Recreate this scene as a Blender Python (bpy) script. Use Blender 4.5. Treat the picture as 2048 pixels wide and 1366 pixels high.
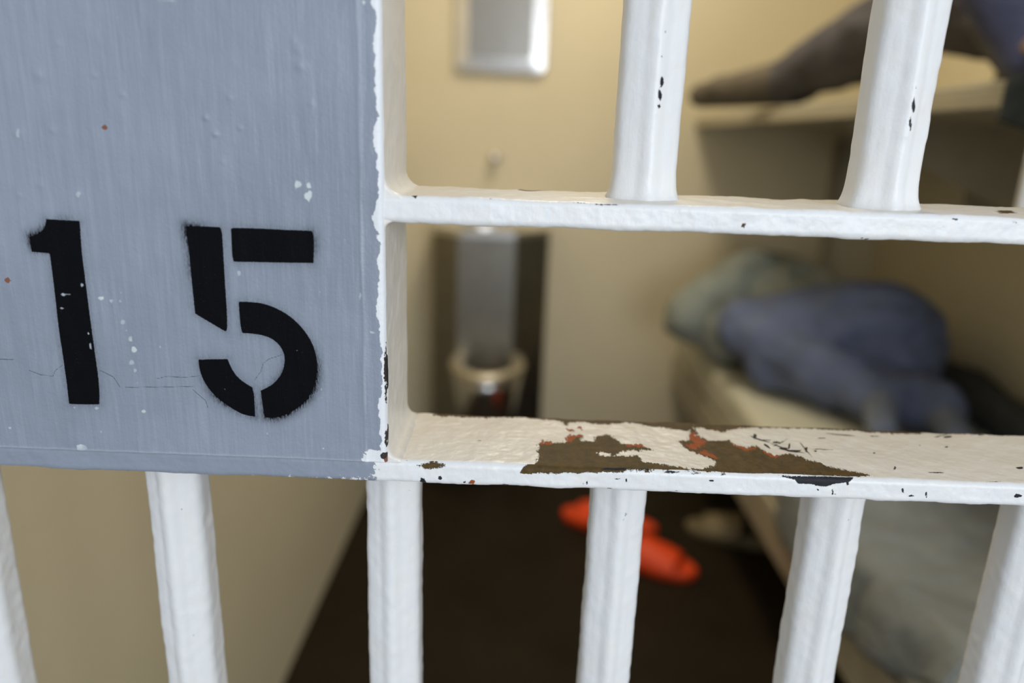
import bpy, bmesh, math, random
import numpy as np
from math import radians, sin, cos, pi, sqrt
from mathutils import Vector, Matrix

for o in list(bpy.data.objects):
    bpy.data.objects.remove(o, do_unlink=True)
SC = bpy.context.scene
COL = SC.collection
random.seed(15)

# ------------------------------------------------------------------ camera
F_PX = 1455.0                       # focal length in pixels of the 2048 wide frame
CAM_LOC = (0.0, -0.32, 1.17)
Mrot = (Matrix.Rotation(radians(0.5), 4, 'Z') @ Matrix.Rotation(radians(90 - 15.7), 4, 'X')
        @ Matrix.Rotation(radians(2.0), 4, 'Z'))
cam_data = bpy.data.cameras.new('camera')
cam_data.sensor_width = 36.0
cam_data.lens = F_PX / 2048 * 36.0
cam_data.clip_start = 0.01
cam_data.clip_end = 60
cam_data.dof.use_dof = True
cam_data.dof.focus_distance = 0.345
cam_data.dof.aperture_fstop = 3.2
cam_data.dof.aperture_blades = 0
cam = bpy.data.objects.new('camera', cam_data)
COL.objects.link(cam)
cam.matrix_world = Matrix.Translation(CAM_LOC) @ Mrot
SC.camera = cam

# ------------------------------------------------------------------ world, lamps, exposure
world = bpy.data.worlds.new('daylight')
SC.world = world
world.use_nodes = True
bg = world.node_tree.nodes['Background']
bg.inputs[0].default_value = (0.80, 0.88, 1.0, 1)
bg.inputs[1].default_value = 0.64


def area_lamp(name, loc, target, sx, sy, power, color):
    L = bpy.data.lights.new(name, 'AREA')
    L.shape = 'RECTANGLE'
    L.size, L.size_y = sx, sy
    L.energy = power
    L.color = color
    o = bpy.data.objects.new(name, L)
    COL.objects.link(o)
    o.location = loc
    d = Vector(target) - Vector(loc)
    o.rotation_euler = d.to_track_quat('-Z', 'Y').to_euler()
    return o


area_lamp('corridor_window_light', (1.10, -2.5, 1.5), (0.35, 0.5, 1.0), 1.8, 1.5, 46, (0.90, 0.95, 1.0))
area_lamp('cell_ceiling_light', (0.22, 1.45, 2.36), (0.22, 1.55, 0), 0.35, 0.9, 15.5, (1.0, 0.89, 0.70))

SC.view_settings.view_transform = 'Standard'
SC.view_settings.look = 'None'
SC.view_settings.exposure = 0.07
SC.view_settings.gamma = 1.0
SC.view_settings.use_curve_mapping = False

# ------------------------------------------------------------------ helpers
Rn = np.array([list(r)[:3] for r in Mrot][:3])
Cn = np.array(CAM_LOC)


def at_y(px, py, y):
    """the point of the upright plane at depth y that the photograph shows at (px, py)"""
    d = Rn @ np.array([(px - 1024) / F_PX, -(py - 683) / F_PX, -1.0])
    return Cn + d * ((y - Cn[1]) / d[1])


def at_z(px, py, z):
    d = Rn @ np.array([(px - 1024) / F_PX, -(py - 683) / F_PX, -1.0])
    return Cn + d * ((z - Cn[2]) / d[2])


def vnoise(P, scale, seed=0):
    """smooth value noise in -1..1 for an (n,3) array"""
    Q = P * scale + seed * 17.31
    I = np.floor(Q).astype(np.int64)
    f = Q - I
    f = f * f * f * (f * (f * 6 - 15) + 10)

    def h(a, b, c):
        n = (a * 73856093) ^ (b * 19349663) ^ (c * 83492791) ^ (seed * 2654435)
        n = (n ^ (n >> 13)) * 1274126177 & 0x7fffffff
        n = (n ^ (n >> 16)) * 668265263 & 0x7fffffff
        return ((n >> 7) & 0xffff) / 32767.5 - 1.0
    x, y, z = I[:, 0], I[:, 1], I[:, 2]
    u, v, w = f[:, 0], f[:, 1], f[:, 2]
    r = 0
    for dx in (0, 1):
        for dy in (0, 1):
            for dz in (0, 1):
                r = r + h(x + dx, y + dy, z + dz) * (u if dx else 1 - u) * (v if dy else 1 - v) * (w if dz else 1 - w)
    return r


def poly_sdf(P, poly):
    """signed distance of (n,2) points to a polygon, negative inside"""
    poly = np.asarray(poly, float)
    out = np.full(len(P), 1e3)
    lo, hi = poly.min(0) - 0.012, poly.max(0) + 0.012
    sel = np.where((P[:, 0] > lo[0]) & (P[:, 0] < hi[0]) & (P[:, 1] > lo[1]) & (P[:, 1] < hi[1]))[0]
    if not len(sel):
        return out
    q = P[sel]
    d = np.full(len(q), 1e6)
    s = np.ones(len(q))
    n = len(poly)
    for i in range(n):
        a, b = poly[i], poly[(i + 1) % n]
        e = b - a
        w = q - a
        t = np.clip((w @ e) / max(e @ e, 1e-12), 0, 1)
        d = np.minimum(d, ((w - t[:, None] * e) ** 2).sum(1))
        c1, c2 = q[:, 1] >= a[1], q[:, 1] < b[1]
        cr = e[0] * w[:, 1] - e[1] * w[:, 0]
        flip = (c1 & c2 & (cr > 0)) | (~c1 & ~c2 & (cr <= 0))
        s[flip] *= -1
    out[sel] = s * np.sqrt(d)
    return out


def line_dist(P, pts):
    pts = np.asarray(pts, float)
    d = np.full(len(P), 1e6)
    for a, b in zip(pts[:-1], pts[1:]):
        e = b - a
        w = P - a
        t = np.clip((w @ e) / max(e @ e, 1e-12), 0, 1)
        d = np.minimum(d, ((w - t[:, None] * e) ** 2).sum(1))
    return np.sqrt(d)


def link(name, me, mat=None, parent=None, smooth=True, loc=None):
    o = bpy.data.objects.new(name, me)
    COL.objects.link(o)
    if mat is not None:
        me.materials.clear()
        me.materials.append(mat)
    if smooth and len(me.polygons):
        me.polygons.foreach_set('use_smooth', np.ones(len(me.polygons), bool))
    if parent is not None:
        o.parent = parent
    if loc is not None:
        o.location = loc
    return o


def mesh_np(name, V, Fc, attrs=None):
    me = bpy.data.meshes.new(name)
    V = np.asarray(V, np.float32)
    Fc = np.asarray(Fc, np.int32)
    me.vertices.add(len(V))
    me.vertices.foreach_set('co', V.ravel())
    me.loops.add(Fc.size)
    me.polygons.add(len(Fc))
    me.loops.foreach_set('vertex_index', Fc.ravel())
    me.polygons.foreach_set('loop_start', np.arange(len(Fc), dtype=np.int32) * Fc.shape[1])
    me.polygons.foreach_set('loop_total', np.full(len(Fc), Fc.shape[1], np.int32))
    me.update(calc_edges=True)
    for k, v in (attrs or {}).items():
        a = me.attributes.new(k, 'FLOAT', 'POINT')
        a.data.foreach_set('value', np.asarray(v, np.float32))
    return me


def grid_faces(nu, nv, closed_v=False):
    u = np.arange(nu - 1)
    v = np.arange(nv if closed_v else nv - 1)
    U, Vv = np.meshgrid(u, v, indexing='ij')
    a = U * nv + Vv
    b = U * nv + (Vv + 1) % nv
    return np.stack([a, b, b + nv, a + nv], -1).reshape(-1, 4)


def thing(name, loc, label, cat, group=None):
    o = bpy.data.objects.new(name, None)
    COL.objects.link(o)
    o.empty_display_size = 0.05
    o.location = loc
    tag(o, label, cat, group)
    return o


def tag(o, label, cat, group=None):
    o['label'] = label
    o['category'] = cat
    if group:
        o['group'] = group
    return o


def bm_mesh(name, bm):
    bmesh.ops.recalc_face_normals(bm, faces=bm.faces)
    me = bpy.data.meshes.new(name)
    bm.to_mesh(me)
    bm.free()
    return me


def add_box(bm, lo, hi, bevel=0.0, seg=2):
    r = bmesh.ops.create_cube(bm, size=1)
    vs = r['verts']
    for v in vs:
        v.co = Vector([(lo[i] + hi[i]) / 2 + v.co[i] * (hi[i] - lo[i]) for i in range(3)])
    if bevel:
        es = list({e for v in vs for e in v.link_edges})
        bmesh.ops.bevel(bm, geom=es, offset=bevel, segments=seg, profile=0.5, affect='EDGES')


def add_lathe(bm, prof, center, n=40, sx=1.0, sy=1.0, axis='Z'):
    """prof: (radius, height) list turned about an axis through center"""
    rings = []
    for r, h in prof:
        ring = []
        for k in range(n):
            a = 2 * pi * k / n
            p = (r * cos(a) * sx, r * sin(a) * sy, h)
            if axis == 'Y':
                p = (p[0], p[2], p[1])
            ring.append(bm.verts.new(Vector(center) + Vector(p)))
        rings.append(ring)
    for a, b in zip(rings[:-1], rings[1:]):
        for k in range(n):
            bm.faces.new((a[k], a[(k + 1) % n], b[(k + 1) % n], b[k]))
    bm.faces.new(rings[0])
    bm.faces.new(rings[-1])


def add_prism(bm, pts, z0, z1, bevel=0.0):
    a = [bm.verts.new((x, y, z0)) for x, y in pts]
    b = [bm.verts.new((x, y, z1)) for x, y in pts]
    n = len(pts)
    bm.faces.new(a[::-1])
    bm.faces.new(b)
    for k in range(n):
        bm.faces.new((a[k], a[(k + 1) % n], b[(k + 1) % n], b[k]))


def box_part(name, lo, hi, mat, parent=None, bevel=0.003, origin=(0, 0, 0)):
    bm = bmesh.new()
    o = Vector(origin)
    add_box(bm, Vector(lo) - o, Vector(hi) - o, bevel)
    return link(name, bm_mesh(name, bm), mat, parent, smooth=False)


# ------------------------------------------------------------------ materials
class NT:
    def __init__(self, name):
        self.m = bpy.data.materials.new(name)
        self.m.use_nodes = True
        self.t = self.m.node_tree
        self.b = self.t.nodes['Principled BSDF']

    def n(self, kind, **kw):
        nd = self.t.nodes.new(kind)
        for k, v in kw.items():
            setattr(nd, k, v)
        return nd

    def l(self, a, b):
        self.t.links.new(a, b)

    def attr(self, name):
        return self.n('ShaderNodeAttribute', attribute_name=name).outputs['Fac']

    def coord(self):
        return self.n('ShaderNodeTexCoord').outputs['Object']

    def noise(self, scale, detail=3.0, vec=None, rough=0.55, stretch=None):
        nd = self.n('ShaderNodeTexNoise')
        nd.inputs['Scale'].default_value = scale
        nd.inputs['Detail'].default_value = detail
        nd.inputs['Roughness'].default_value = rough
        v = vec if vec is not None else self.coord()
        if stretch:
            mp = self.n('ShaderNodeMapping')
            mp.inputs['Scale'].default_value = stretch
            self.l(v, mp.inputs['Vector'])
            v = mp.outputs[0]
        self.l(v, nd.inputs['Vector'])
        return nd.outputs['Fac']

    def math(self, op, a, b=None, c=None):
        nd = self.n('ShaderNodeMath', operation=op)
        for i, x in enumerate((a, b, c)):
            if x is None:
                continue
            if isinstance(x, (int, float)):
                nd.inputs[i].default_value = x
            else:
                self.l(x, nd.inputs[i])
        return nd.outputs[0]

    def ramp(self, v, a, b, lo=0.0, hi=1.0):
        nd = self.n('ShaderNodeMapRange')
        nd.inputs['From Min'].default_value = a
        nd.inputs['From Max'].default_value = b
        nd.inputs['To Min'].default_value = lo
        nd.inputs['To Max'].default_value = hi
        self.l(v, nd.inputs['Value'])
        return nd.outputs[0]

    def mix(self, f, a, b):
        nd = self.n('ShaderNodeMix', data_type='RGBA')
        for s, x in ((nd.inputs[0], f), (nd.inputs[6], a), (nd.inputs[7], b)):
            if isinstance(x, tuple):
                s.default_value = (*x, 1.0)
            elif isinstance(x, (int, float)):
                s.default_value = x
            else:
                self.l(x, s)
        return nd.outputs[2]

    def bump(self, h, dist, strength=1.0, prev=None):
        nd = self.n('ShaderNodeBump')
        nd.inputs['Strength'].default_value = strength
        nd.inputs['Distance'].default_value = dist
        self.l(h, nd.inputs['Height'])
        if prev is not None:
            self.l(prev, nd.inputs['Normal'])
        return nd.outputs[0]

    def done(self, color=None, rough=None, metal=None, normal=None, spec=None):
        for key, x in (('Base Color', color), ('Roughness', rough), ('Metallic', metal), ('Normal', normal), ('Specular IOR Level', spec)):
            if x is None:
                continue
            s = self.b.inputs[key]
            if isinstance(x, tuple):
                s.default_value = (*x, 1.0)
            elif isinstance(x, (int, float)):
                s.default_value = x
            else:
                self.l(x, s)
        return self.m


def simple(name, color, rough=0.6, metal=0.0, var=0.12, scale=30.0, bump=0.0, bscale=200.0, spec=0.5):
    k = NT(name)
    n = k.noise(scale, 4)
    c2 = tuple(max(0.0, x * (1 - var * 2)) for x in color)
    c = k.mix(k.ramp(n, 0.35, 0.7), color, c2)
    nor = k.bump(k.noise(bscale, 3), bump) if bump else None
    return k.done(c, rough, metal, nor, spec)


CREAM_W = (0.86, 0.81, 0.70)
WHITE = (0.81, 0.81, 0.795)
BRONZE = (0.110, 0.062, 0.015)
BRONZE2 = (0.060, 0.040, 0.011)
RUST = (0.36, 0.072, 0.012)
BLACK = (0.018, 0.018, 0.022)
GREY = (0.285, 0.320, 0.380)
GREY2 = (0.250, 0.282, 0.335)


def make_paint():
    """thick old white paint with chips down to bronze primer and dark steel; the rail carries grey paint under the plate"""
    k = NT('old_white_paint')
    n_edge = k.noise(900, 6, rough=0.8)
    n_fine = k.noise(2600, 3)
    jag = k.math('ADD', k.math('MULTIPLY', k.math('SUBTRACT', n_edge, 0.5), 3.6), k.math('MULTIPLY', k.math('SUBTRACT', n_fine, 0.5), 1.2))
    # flakes on the broad top face break off in longer tongues
    flake = k.math('MULTIPLY', k.math('SUBTRACT', k.noise(1.0, 5, None, 0.8, (620, 170, 620)), 0.5), 11.0)
    flake = k.math('MULTIPLY', flake, k.ramp(k.attr('cream'), 0.0, 0.5, 0.0, 1.0))
    wander = k.math('MULTIPLY', k.math('SUBTRACT', k.noise(210, 3), 0.5), 3.0)
    bare = k.ramp(k.math('ADD', k.attr('bare'), k.math('ADD', k.math('ADD', jag, wander), flake)), -0.05, 0.07, 1, 0)
    dark = k.ramp(k.math('ADD', k.attr('dark'), k.math('MULTIPLY_ADD', jag, 0.45, 0.10)), -0.05, 0.07, 1, 0)
    rust = k.ramp(k.math('ADD', k.attr('rust'), k.math('ADD', k.math('ADD', jag, wander), flake)), -0.05, 0.12, 1, 0)
    grey = k.ramp(k.math('ADD', k.attr('grey'), k.math('MULTIPLY', k.math('SUBTRACT', k.noise(260, 4, rough=0.65), 0.5), 14)), -0.1, 0.2, 1, 0)
    base = k.mix(k.ramp(k.noise(70, 4), 0.5, 0.8, 0, 0.35), WHITE, CREAM_W)
    base = k.mix(k.ramp(k.noise(420, 4, rough=0.7), 0.68, 0.80, 0, 0.30), base, (0.45, 0.38, 0.27))
    streak = k.noise(1.0, 4, None, 0.6, (520, 520, 60))
    base = k.mix(k.ramp(streak, 0.52, 0.72, 0, 0.28), base, (0.80, 0.74, 0.66))
    base = k.mix(k.ramp(streak, 0.46, 0.30, 0, 0.22), base, (0.74, 0.77, 0.82))
    base = k.mix(k.ramp(k.attr('cream'), 0, 1), base, (0.86, 0.77, 0.62))
    base = k.mix(grey, base, k.mix(k.noise(90, 3), GREY, GREY2))
    prim = k.mix(k.ramp(k.noise(160, 6, rough=0.75), 0.38, 0.62), BRONZE, BRONZE2)
    prim = k.mix(k.ramp(k.noise(90, 5, rough=0.7), 0.56, 0.72, 0, 0.6), prim, (0.13, 0.05, 0.014))
    col = k.mix(bare, base, prim)
    col = k.mix(rust, col, RUST)
    col = k.mix(dark, col, BLACK)
    chips = k.math('MAXIMUM', k.math('MAXIMUM', bare, dark), rust)
    nb = k.bump(k.math('SUBTRACT', 1.0, chips), 0.00035, 1.0)
    lump = k.math('ADD', k.math('ADD', k.noise(130, 3), k.math('MULTIPLY', k.noise(800, 3), 0.20)), k.math('MULTIPLY', streak, 0.25))
    nb = k.bump(lump, 0.0007, 0.65, nb)
    return k.done(col, k.mix(chips, (0.36,) * 3, (0.6,) * 3), 0.0, nb, k.math('MULTIPLY_ADD', chips, -0.22, 0.45))


def make_plate_paint():
    k = NT('grey_plate_paint')
    co = k.coord()
    n_edge = k.noise(900, 4, rough=0.7)
    n_fine = k.noise(4200, 3)
    fuzz = k.math('ADD', k.math('MULTIPLY', k.math('SUBTRACT', n_edge, 0.5), 0.5), k.math('MULTIPLY', k.math('SUBTRACT', n_fine, 0.5), 0.35))
    ink_d = k.math('ADD', k.attr('ink'), fuzz)
    ink = k.ramp(ink_d, -0.16, 0.24, 1, 0)
    spray = k.ramp(k.attr('ink'), 0.0, 8.0, 1, 0)
    spray = k.math('POWER', spray, 3.2)
    spray = k.math('MULTIPLY', spray, k.attr('spray'))
    spray = k.math('MINIMUM', k.math('MULTIPLY', spray, k.ramp(k.noise(1.0, 3, co, 0.65, (1500, 1500, 420)), 0.15, 0.72)), 1.0)
    cover = k.math('MAXIMUM', ink, spray)
    jag = k.math('ADD', k.math('MULTIPLY', k.math('SUBTRACT', k.noise(420, 5, rough=0.7), 0.5), 3.0), fuzz)
    white = k.ramp(k.math('ADD', k.attr('white'), jag), -0.1, 0.15, 1, 0)
    fleck = k.ramp(k.math('ADD', k.attr('fleck'), k.math('MULTIPLY_ADD', fuzz, 1.5, 0.16)), -0.30, 0.22, 1, 0)
    crack = k.ramp(k.math('ADD', k.attr('crack'), k.math('MULTIPLY', fuzz, 0.5)), 0.10, 0.30, 0.75, 0)
    streak = k.noise(1.0, 4, co, 0.6, (520, 100, 26))
    base = k.mix(k.ramp(k.noise(14, 3, co), 0.35, 0.65), GREY, GREY2)
    base = k.mix(k.ramp(streak, 0.50, 0.72, 0, 0.22), base, (0.40, 0.44, 0.50))
    base = k.mix(k.ramp(streak, 0.46, 0.30, 0, 0.25), base, (0.21, 0.25, 0.30))
    base = k.mix(k.ramp(k.noise(330, 5, co, 0.7), 0.70, 0.76, 0, 0.5), base, (0.46, 0.49, 0.54))
    base = k.mix(k.ramp(k.attr('worn'), 1.2, 0.0, 0, 0.55), base, (0.50, 0.53, 0.58))
    inkc = k.mix(k.ramp(k.noise(1500, 3, co), 0.66, 0.74, 0, 0.6), (0.004, 0.004, 0.005), (0.03, 0.031, 0.036))
    col = k.mix(cover, base, inkc)
    col = k.mix(crack, col, (0.07, 0.075, 0.09))
    col = k.mix(fleck, col, k.mix(k.ramp(k.noise(60, 2, co), 0.5, 0.62), (0.42, 0.46, 0.50), (0.62, 0.66, 0.66)))
    col = k.mix(white, col, (0.80, 0.81, 0.82))
    col = k.mix(k.ramp(k.math('ADD', k.attr('rust'), jag), -0.05, 0.1, 1, 0), col, (0.22, 0.085, 0.045))
    col = k.mix(k.ramp(k.math('ADD', k.attr('dark'), jag), -0.05, 0.1, 1, 0), col, (0.035, 0.025, 0.02))
    lump = k.math('ADD', k.math('MULTIPLY', streak, 0.30), k.math('ADD', k.math('MULTIPLY', k.noise(110, 4, co), 0.5), k.math('MULTIPLY', k.noise(600, 3, co), 0.22)))
    nb = k.bump(k.math('MAXIMUM', fleck, white), 0.0002, 0.7)
    nb = k.bump(lump, 0.0011, 0.75, nb)
    nb = k.bump(k.math('SUBTRACT', 1.0, crack), 0.0003, 0.6, nb)
    return k.done(col, k.mix(cover, (0.40,) * 3, (0.6,) * 3), 0.0, nb, k.math('MULTIPLY_ADD', cover, -0.35, 0.40))


M_PAINT = make_paint()
M_PLATE = make_plate_paint()
M_WALL = simple('cream_wall_paint', (0.72, 0.64, 0.445), 0.5, 0, 0.03, 3.0, 0.0008, 40)
M_CEIL = simple('ceiling_paint', (0.72, 0.66, 0.52), 0.6, 0, 0.03, 3.0)
M_FLOOR = simple('dark_concrete_floor', (0.020, 0.0130, 0.0055), 0.65, 0, 0.2, 5.0, 0.003, 60, 0.15)
M_CORR = simple('corridor_concrete', (0.16, 0.155, 0.145), 0.6, 0, 0.1, 5.0, 0.002, 60)
M_STEEL = simple('brushed_steel', (0.36, 0.345, 0.315), 0.30, 1.0, 0.08, 60.0)
M_STEEL_DULL = simple('dull_steel', (0.30, 0.285, 0.25), 0.38, 1.0, 0.10, 30.0)
M_STEEL_BRIGHT = simple('polished_steel', (0.74, 0.73, 0.72), 0.26, 1.0, 0.05, 30.0)
M_STEEL_TAN_REFL = simple('tan_reflection_steel', (0.76, 0.70, 0.56), 0.5, 1.0, 0.05, 30.0)  # toilet seat; the lit wall's tan reflection is put into this colour
M_SHELF_SHADE = simple('shelf_shade_brown', (0.030, 0.022, 0.012), 0.8)  # stands in for the shade inside the locker's open shelf
M_BUNK = simple('cream_bunk_enamel', (0.42, 0.375, 0.27), 0.45, 0, 0.06, 12.0)
M_BUNKW = simple('white_bunk_enamel', (0.78, 0.77, 0.74), 0.4, 0, 0.05, 12.0)
M_SHEET = simple('cream_bed_sheet', (0.62, 0.60, 0.47), 0.85, 0, 0.06, 9.0, 0.006, 25)
M_PAD = simple('cream_pad', (0.43, 0.395, 0.29), 0.8, 0, 0.05, 9.0, 0.004, 25)
M_BLANKET = simple('blue_grey_blanket', (0.255, 0.275, 0.275), 0.9, 0, 0.12, 7.0, 0.008, 30)
M_DKBLANKET = simple('dark_grey_blanket', (0.060, 0.064, 0.062), 0.9, 0, 0.15, 7.0, 0.008, 30)
M_DENIM = simple('blue_denim', (0.150, 0.182, 0.295), 0.85, 0, 0.18, 9.0, 0.01, 22)
M_SWEAT = simple('grey_green_sweatshirt', (0.285, 0.315, 0.285), 0.9, 0, 0.15, 8.0, 0.01, 22)
M_TROUSER = simple('charcoal_trousers', (0.076, 0.070, 0.074), 0.9, 0, 0.12, 9.0, 0.008, 25)
M_SOCK = simple('brown_grey_sock', (0.130, 0.108, 0.075), 0.9, 0, 0.12, 20.0)
M_BLSOCK = simple('blue_grey_sock', (0.19, 0.22, 0.29), 0.9, 0, 0.12, 20.0)
M_NAVY = simple('navy_jacket', (0.11, 0.115, 0.19), 0.85, 0, 0.15, 10.0, 0.008, 25)
M_TEAL = simple('dark_teal_cloth', (0.030, 0.040, 0.042), 0.9, 0, 0.12, 10.0, 0.008, 25)
M_ORANGE = simple('orange_rubber', (0.86, 0.070, 0.006), 0.5, 0, 0.08, 20.0)
M_TAN = simple('tan_rubber', (0.20, 0.155, 0.08), 0.6, 0, 0.1, 20.0)
M_BROWNO = simple('rust_orange_rubber', (0.42, 0.11, 0.02), 0.6, 0, 0.1, 20.0)
M_SKIN = simple('skin', (0.52, 0.32, 0.22), 0.5, 0, 0.06, 14.0)
M_HAIR = simple('dark_hair', (0.02, 0.015, 0.01), 0.6, 0, 0.2, 80.0)
M_EYE = simple('eye_white', (0.75, 0.73, 0.7), 0.25)

# ------------------------------------------------------------------ room shell
XL, XR, YB, ZC = -0.488, 1.32, 2.42, 2.40


def structure(name, lo, hi, mat):
    o = box_part(name, lo, hi, mat, None, 0)
    o['kind'] = 'structure'
    return o


structure('floor', (XL - 0.1, -0.02, -0.1), (XR + 0.1, YB + 0.1, 0), M_FLOOR)
structure('floor_corridor', (-2.5, -3.2, -0.1), (3.0, -0.02, 0), M_CORR)
structure('wall_left', (XL - 0.1, 0.0, 0), (XL, YB + 0.1, ZC), M_WALL)
structure('wall_right', (XR, 0.0, 0), (XR + 0.1, YB + 0.1, ZC), M_WALL)
structure('wall_back', (XL, YB, 0), (XR, YB + 0.1, ZC), M_WALL)
structure('ceiling', (XL - 0.1, 0.0, ZC), (XR + 0.1, YB + 0.1, ZC + 0.1), M_CEIL)
structure('wall_front', (1.045, 0.0, 0), (XR, 0.1, ZC), M_WALL)

# ------------------------------------------------------------------ barred gate
G0 = np.array([-0.06, 0.032, 0.0])
gate = thing('barred_gate', tuple(G0), 'white-painted barred steel gate with a grey lock plate stencilled 15 in black', 'gate')
DEEP = 0.064                          # flat bars are 64 mm deep
RAIL_LOW = (1.0065, 1.0185)
RAIL_MID = (1.1320, 1.1440)
JX = -0.0604                          # right face of the jamb bar
CROP2 = lambda p: (740 + p[0] / 2.926, 780 + p[1] / 2.926)
CROP3 = lambda p: (1340 + p[0] / 2.893, 780 + p[1] / 2.893)
CROP4 = lambda p: (720 + p[0] / 2.846, p[1] / 2.846)
CROP5 = lambda p: (1340 + p[0] / 2.627, p[1] / 2.627)
CROP1 = lambda p: (p[0] / 2.204, 380 + p[1] / 2.204)


def rrect(w0, w1, h0, h1, rf, rb, step):
    """closed rounded rectangle in (y, z); the front (y=w0) corners have radius rf, the back ones rb"""
    pts = []
    for cx, cy, a0, r in ((w0 + rf, h1 - rf, 90, rf), (w0 + rf, h0 + rf, 180, rf), (w1 - rb, h0 + rb, 270, rb), (w1 - rb, h1 - rb, 0, rb)):
        m = max(4, int(r * pi / 2 / step))
        for i in range(m + 1):
            a = radians(a0 + 90 * i / m)
            pts.append((cx + r * cos(a), cy + r * sin(a)))
    out = []
    n = len(pts)
    for i in range(n):
        a, b = np.array(pts[i]), np.array(pts[(i + 1) % n])
        d = np.linalg.norm(b - a)
        m = max(1, int(round(d / step)))
        for j in range(m):
            out.append(a + (b - a) * j / m)
    return np.array(out)


def flat_coords(P, zt):
    """unfold a rail: x along it, u over its top (negative) and down its front"""
    u = np.where(P[:, 1] > 0.0022, -P[:, 1], np.maximum(zt - P[:, 2], -0.0022))
    return np.stack([P[:, 0], u], 1)


def unfold_px(px, py, face, zt):
    if face == 'top':
        p = at_z(px, py, zt)
        return (p[0], -p[1])
    p = at_y(px, py, 0.0)
    return (p[0], zt - p[2])


def ellipse(cx, cy, w, h, n=9, jitter=0.3, tilt=0.0):
    pts = []
    for i in range(n):
        a = 2 * pi * i / n
        r = 1 + random.uniform(-jitter, jitter)
        x, y = w / 2 * cos(a) * r, h / 2 * sin(a) * r
        pts.append((cx + x * cos(tilt) - y * sin(tilt), cy + x * sin(tilt) + y * cos(tilt)))
    return pts


def rail(name, x0, x1, z0, z1, dense, marks, grey_to=None, step=0.0005):
    xs = np.concatenate([np.arange(x0, dense[0], 0.006), np.arange(dense[0], dense[1], 0.0006), np.arange(dense[1], x1 + 0.006, 0.006)])
    prof = rrect(0.0, DEEP, z0, z1, 0.0028, 0.0020, step)
    nv = len(prof)
    P = np.zeros((len(xs), nv, 3))
    P[..., 0] = xs[:, None]
    P[..., 1] = prof[None, :, 0]
    P[..., 2] = prof[None, :, 1]
    t = np.roll(prof, -1, 0) - np.roll(prof, 1, 0)
    nrm = np.stack([-t[:, 1], t[:, 0]], 1)
    nrm /= np.linalg.norm(nrm, axis=1)[:, None]
    cen = prof.mean(0)
    if ((prof - cen) * nrm).sum() < 0:
        nrm = -nrm
    flatP = P.reshape(-1, 3)
    amp = 0.00042 * vnoise(flatP, 55, 3) + 0.00022 * vnoise(flatP, 150, 5) + 0.00010 * vnoise(flatP, 420, 7)
    uv = flat_coords(flatP, z1)
    A = {k: np.full(len(flatP), 1e3) for k in ('bare', 'dark', 'rust')}
    is_top = (flatP[:, 2] > z1 - 0.0015)
    is_front = (flatP[:, 1] < 0.0028)
    for kind, face, poly in marks:
        q = [unfold_px(x, y, face, z1) for x, y in poly]
        d = poly_sdf(uv, q) - (0.0008 if len(poly) > 25 and kind == 'bare' and face == 'top' and poly[-1][1] < 870 else 0.0)
        d[~(is_top | is_front)] = 1e3
        A[kind] = np.minimum(A[kind], d)
    D = P.copy()
    a2 = amp.reshape(len(xs), nv)
    D[..., 1] += a2 * nrm[None, :, 0]
    D[..., 2] += a2 * nrm[None, :, 1]
    at = {k: np.clip(v * 1000, -50, 50) for k, v in A.items()}
    at['grey'] = np.clip((flatP[:, 0] - grey_to) * 1000, -50, 50) if grey_to is not None else np.full(len(flatP), 50.0)
    if grey_to is not None:
        # white paint wears through along the lower front edge of the grey length
        low = (0.1 - (flatP[:, 2] - z0) * 1000) + 2.2 * np.clip((flatP[:, 0] + 0.13) / 0.07, -2, 1) - 1.0
        at['grey'] = np.where(is_front, np.maximum(at['grey'], np.minimum(low, 8)), at['grey'])
    at['cream'] = (is_top & ~is_front) * 0.55
    V = D.reshape(-1, 3) - G0
    Fc = grid_faces(len(xs), nv, True)
    return V, Fc, at


def E2(*a, **k):
    cx, cy, w, h = a
    return [CROP2(p) for p in ellipse(cx, cy, w, h, **k)]


def E3(*a, **k):
    return [CROP3(p) for p in ellipse(*a, **k)]


def E4(*a, **k):
    return [CROP4(p) for p in ellipse(*a, **k)]


def E5(*a, **k):
    return [CROP5(p) for p in ellipse(*a, **k)]


C2 = lambda L: [CROP2(p) for p in L]
C3 = lambda L: [CROP3(p) for p in L]
low_marks = []
T = low_marks.append
# bare bronze, left patch with the long tongue of paint, and right patch tapering along the front edge
T(('bare', 'top', C2([(880, 462), (900, 450), (985, 425), (990, 370), (983, 325), (1010, 308), (1060, 312), (1130, 305), (1165, 285), (1175, 258), (1240, 262),
    (1240, 292), (1310, 297), (1320, 275), (1400, 262), (1420, 282), (1470, 312), (1500, 322), (1560, 315), (1625, 335), (1650, 350), (1600, 352),
    (1575, 362), (1540, 352), (1500, 356), (1420, 384), (1400, 370), (1350, 360), (1325, 366), (1345, 380), (1420, 390), (1560, 386), (1578, 398),
    (1600, 422), (1720, 440), (1870, 465), (1960, 468), (2012, 445), (2030, 415), (2075, 415), (2075, 478), (1500, 472), (1000, 466)])))
T(('bare', 'top', C3([(90, 476), (100, 462), (215, 460), (258, 430), (252, 400), (180, 372), (110, 345), (45, 297), (70, 290), (100, 302), (118, 262), (108, 238),
    (140, 210), (150, 262), (230, 297), (340, 292), (380, 318), (450, 337), (490, 317), (540, 348), (600, 377), (690, 367), (760, 392), (840, 417),
    (920, 442), (1000, 457), (1080, 472), (1160, 492), (1100, 500), (600, 490)])))
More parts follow.
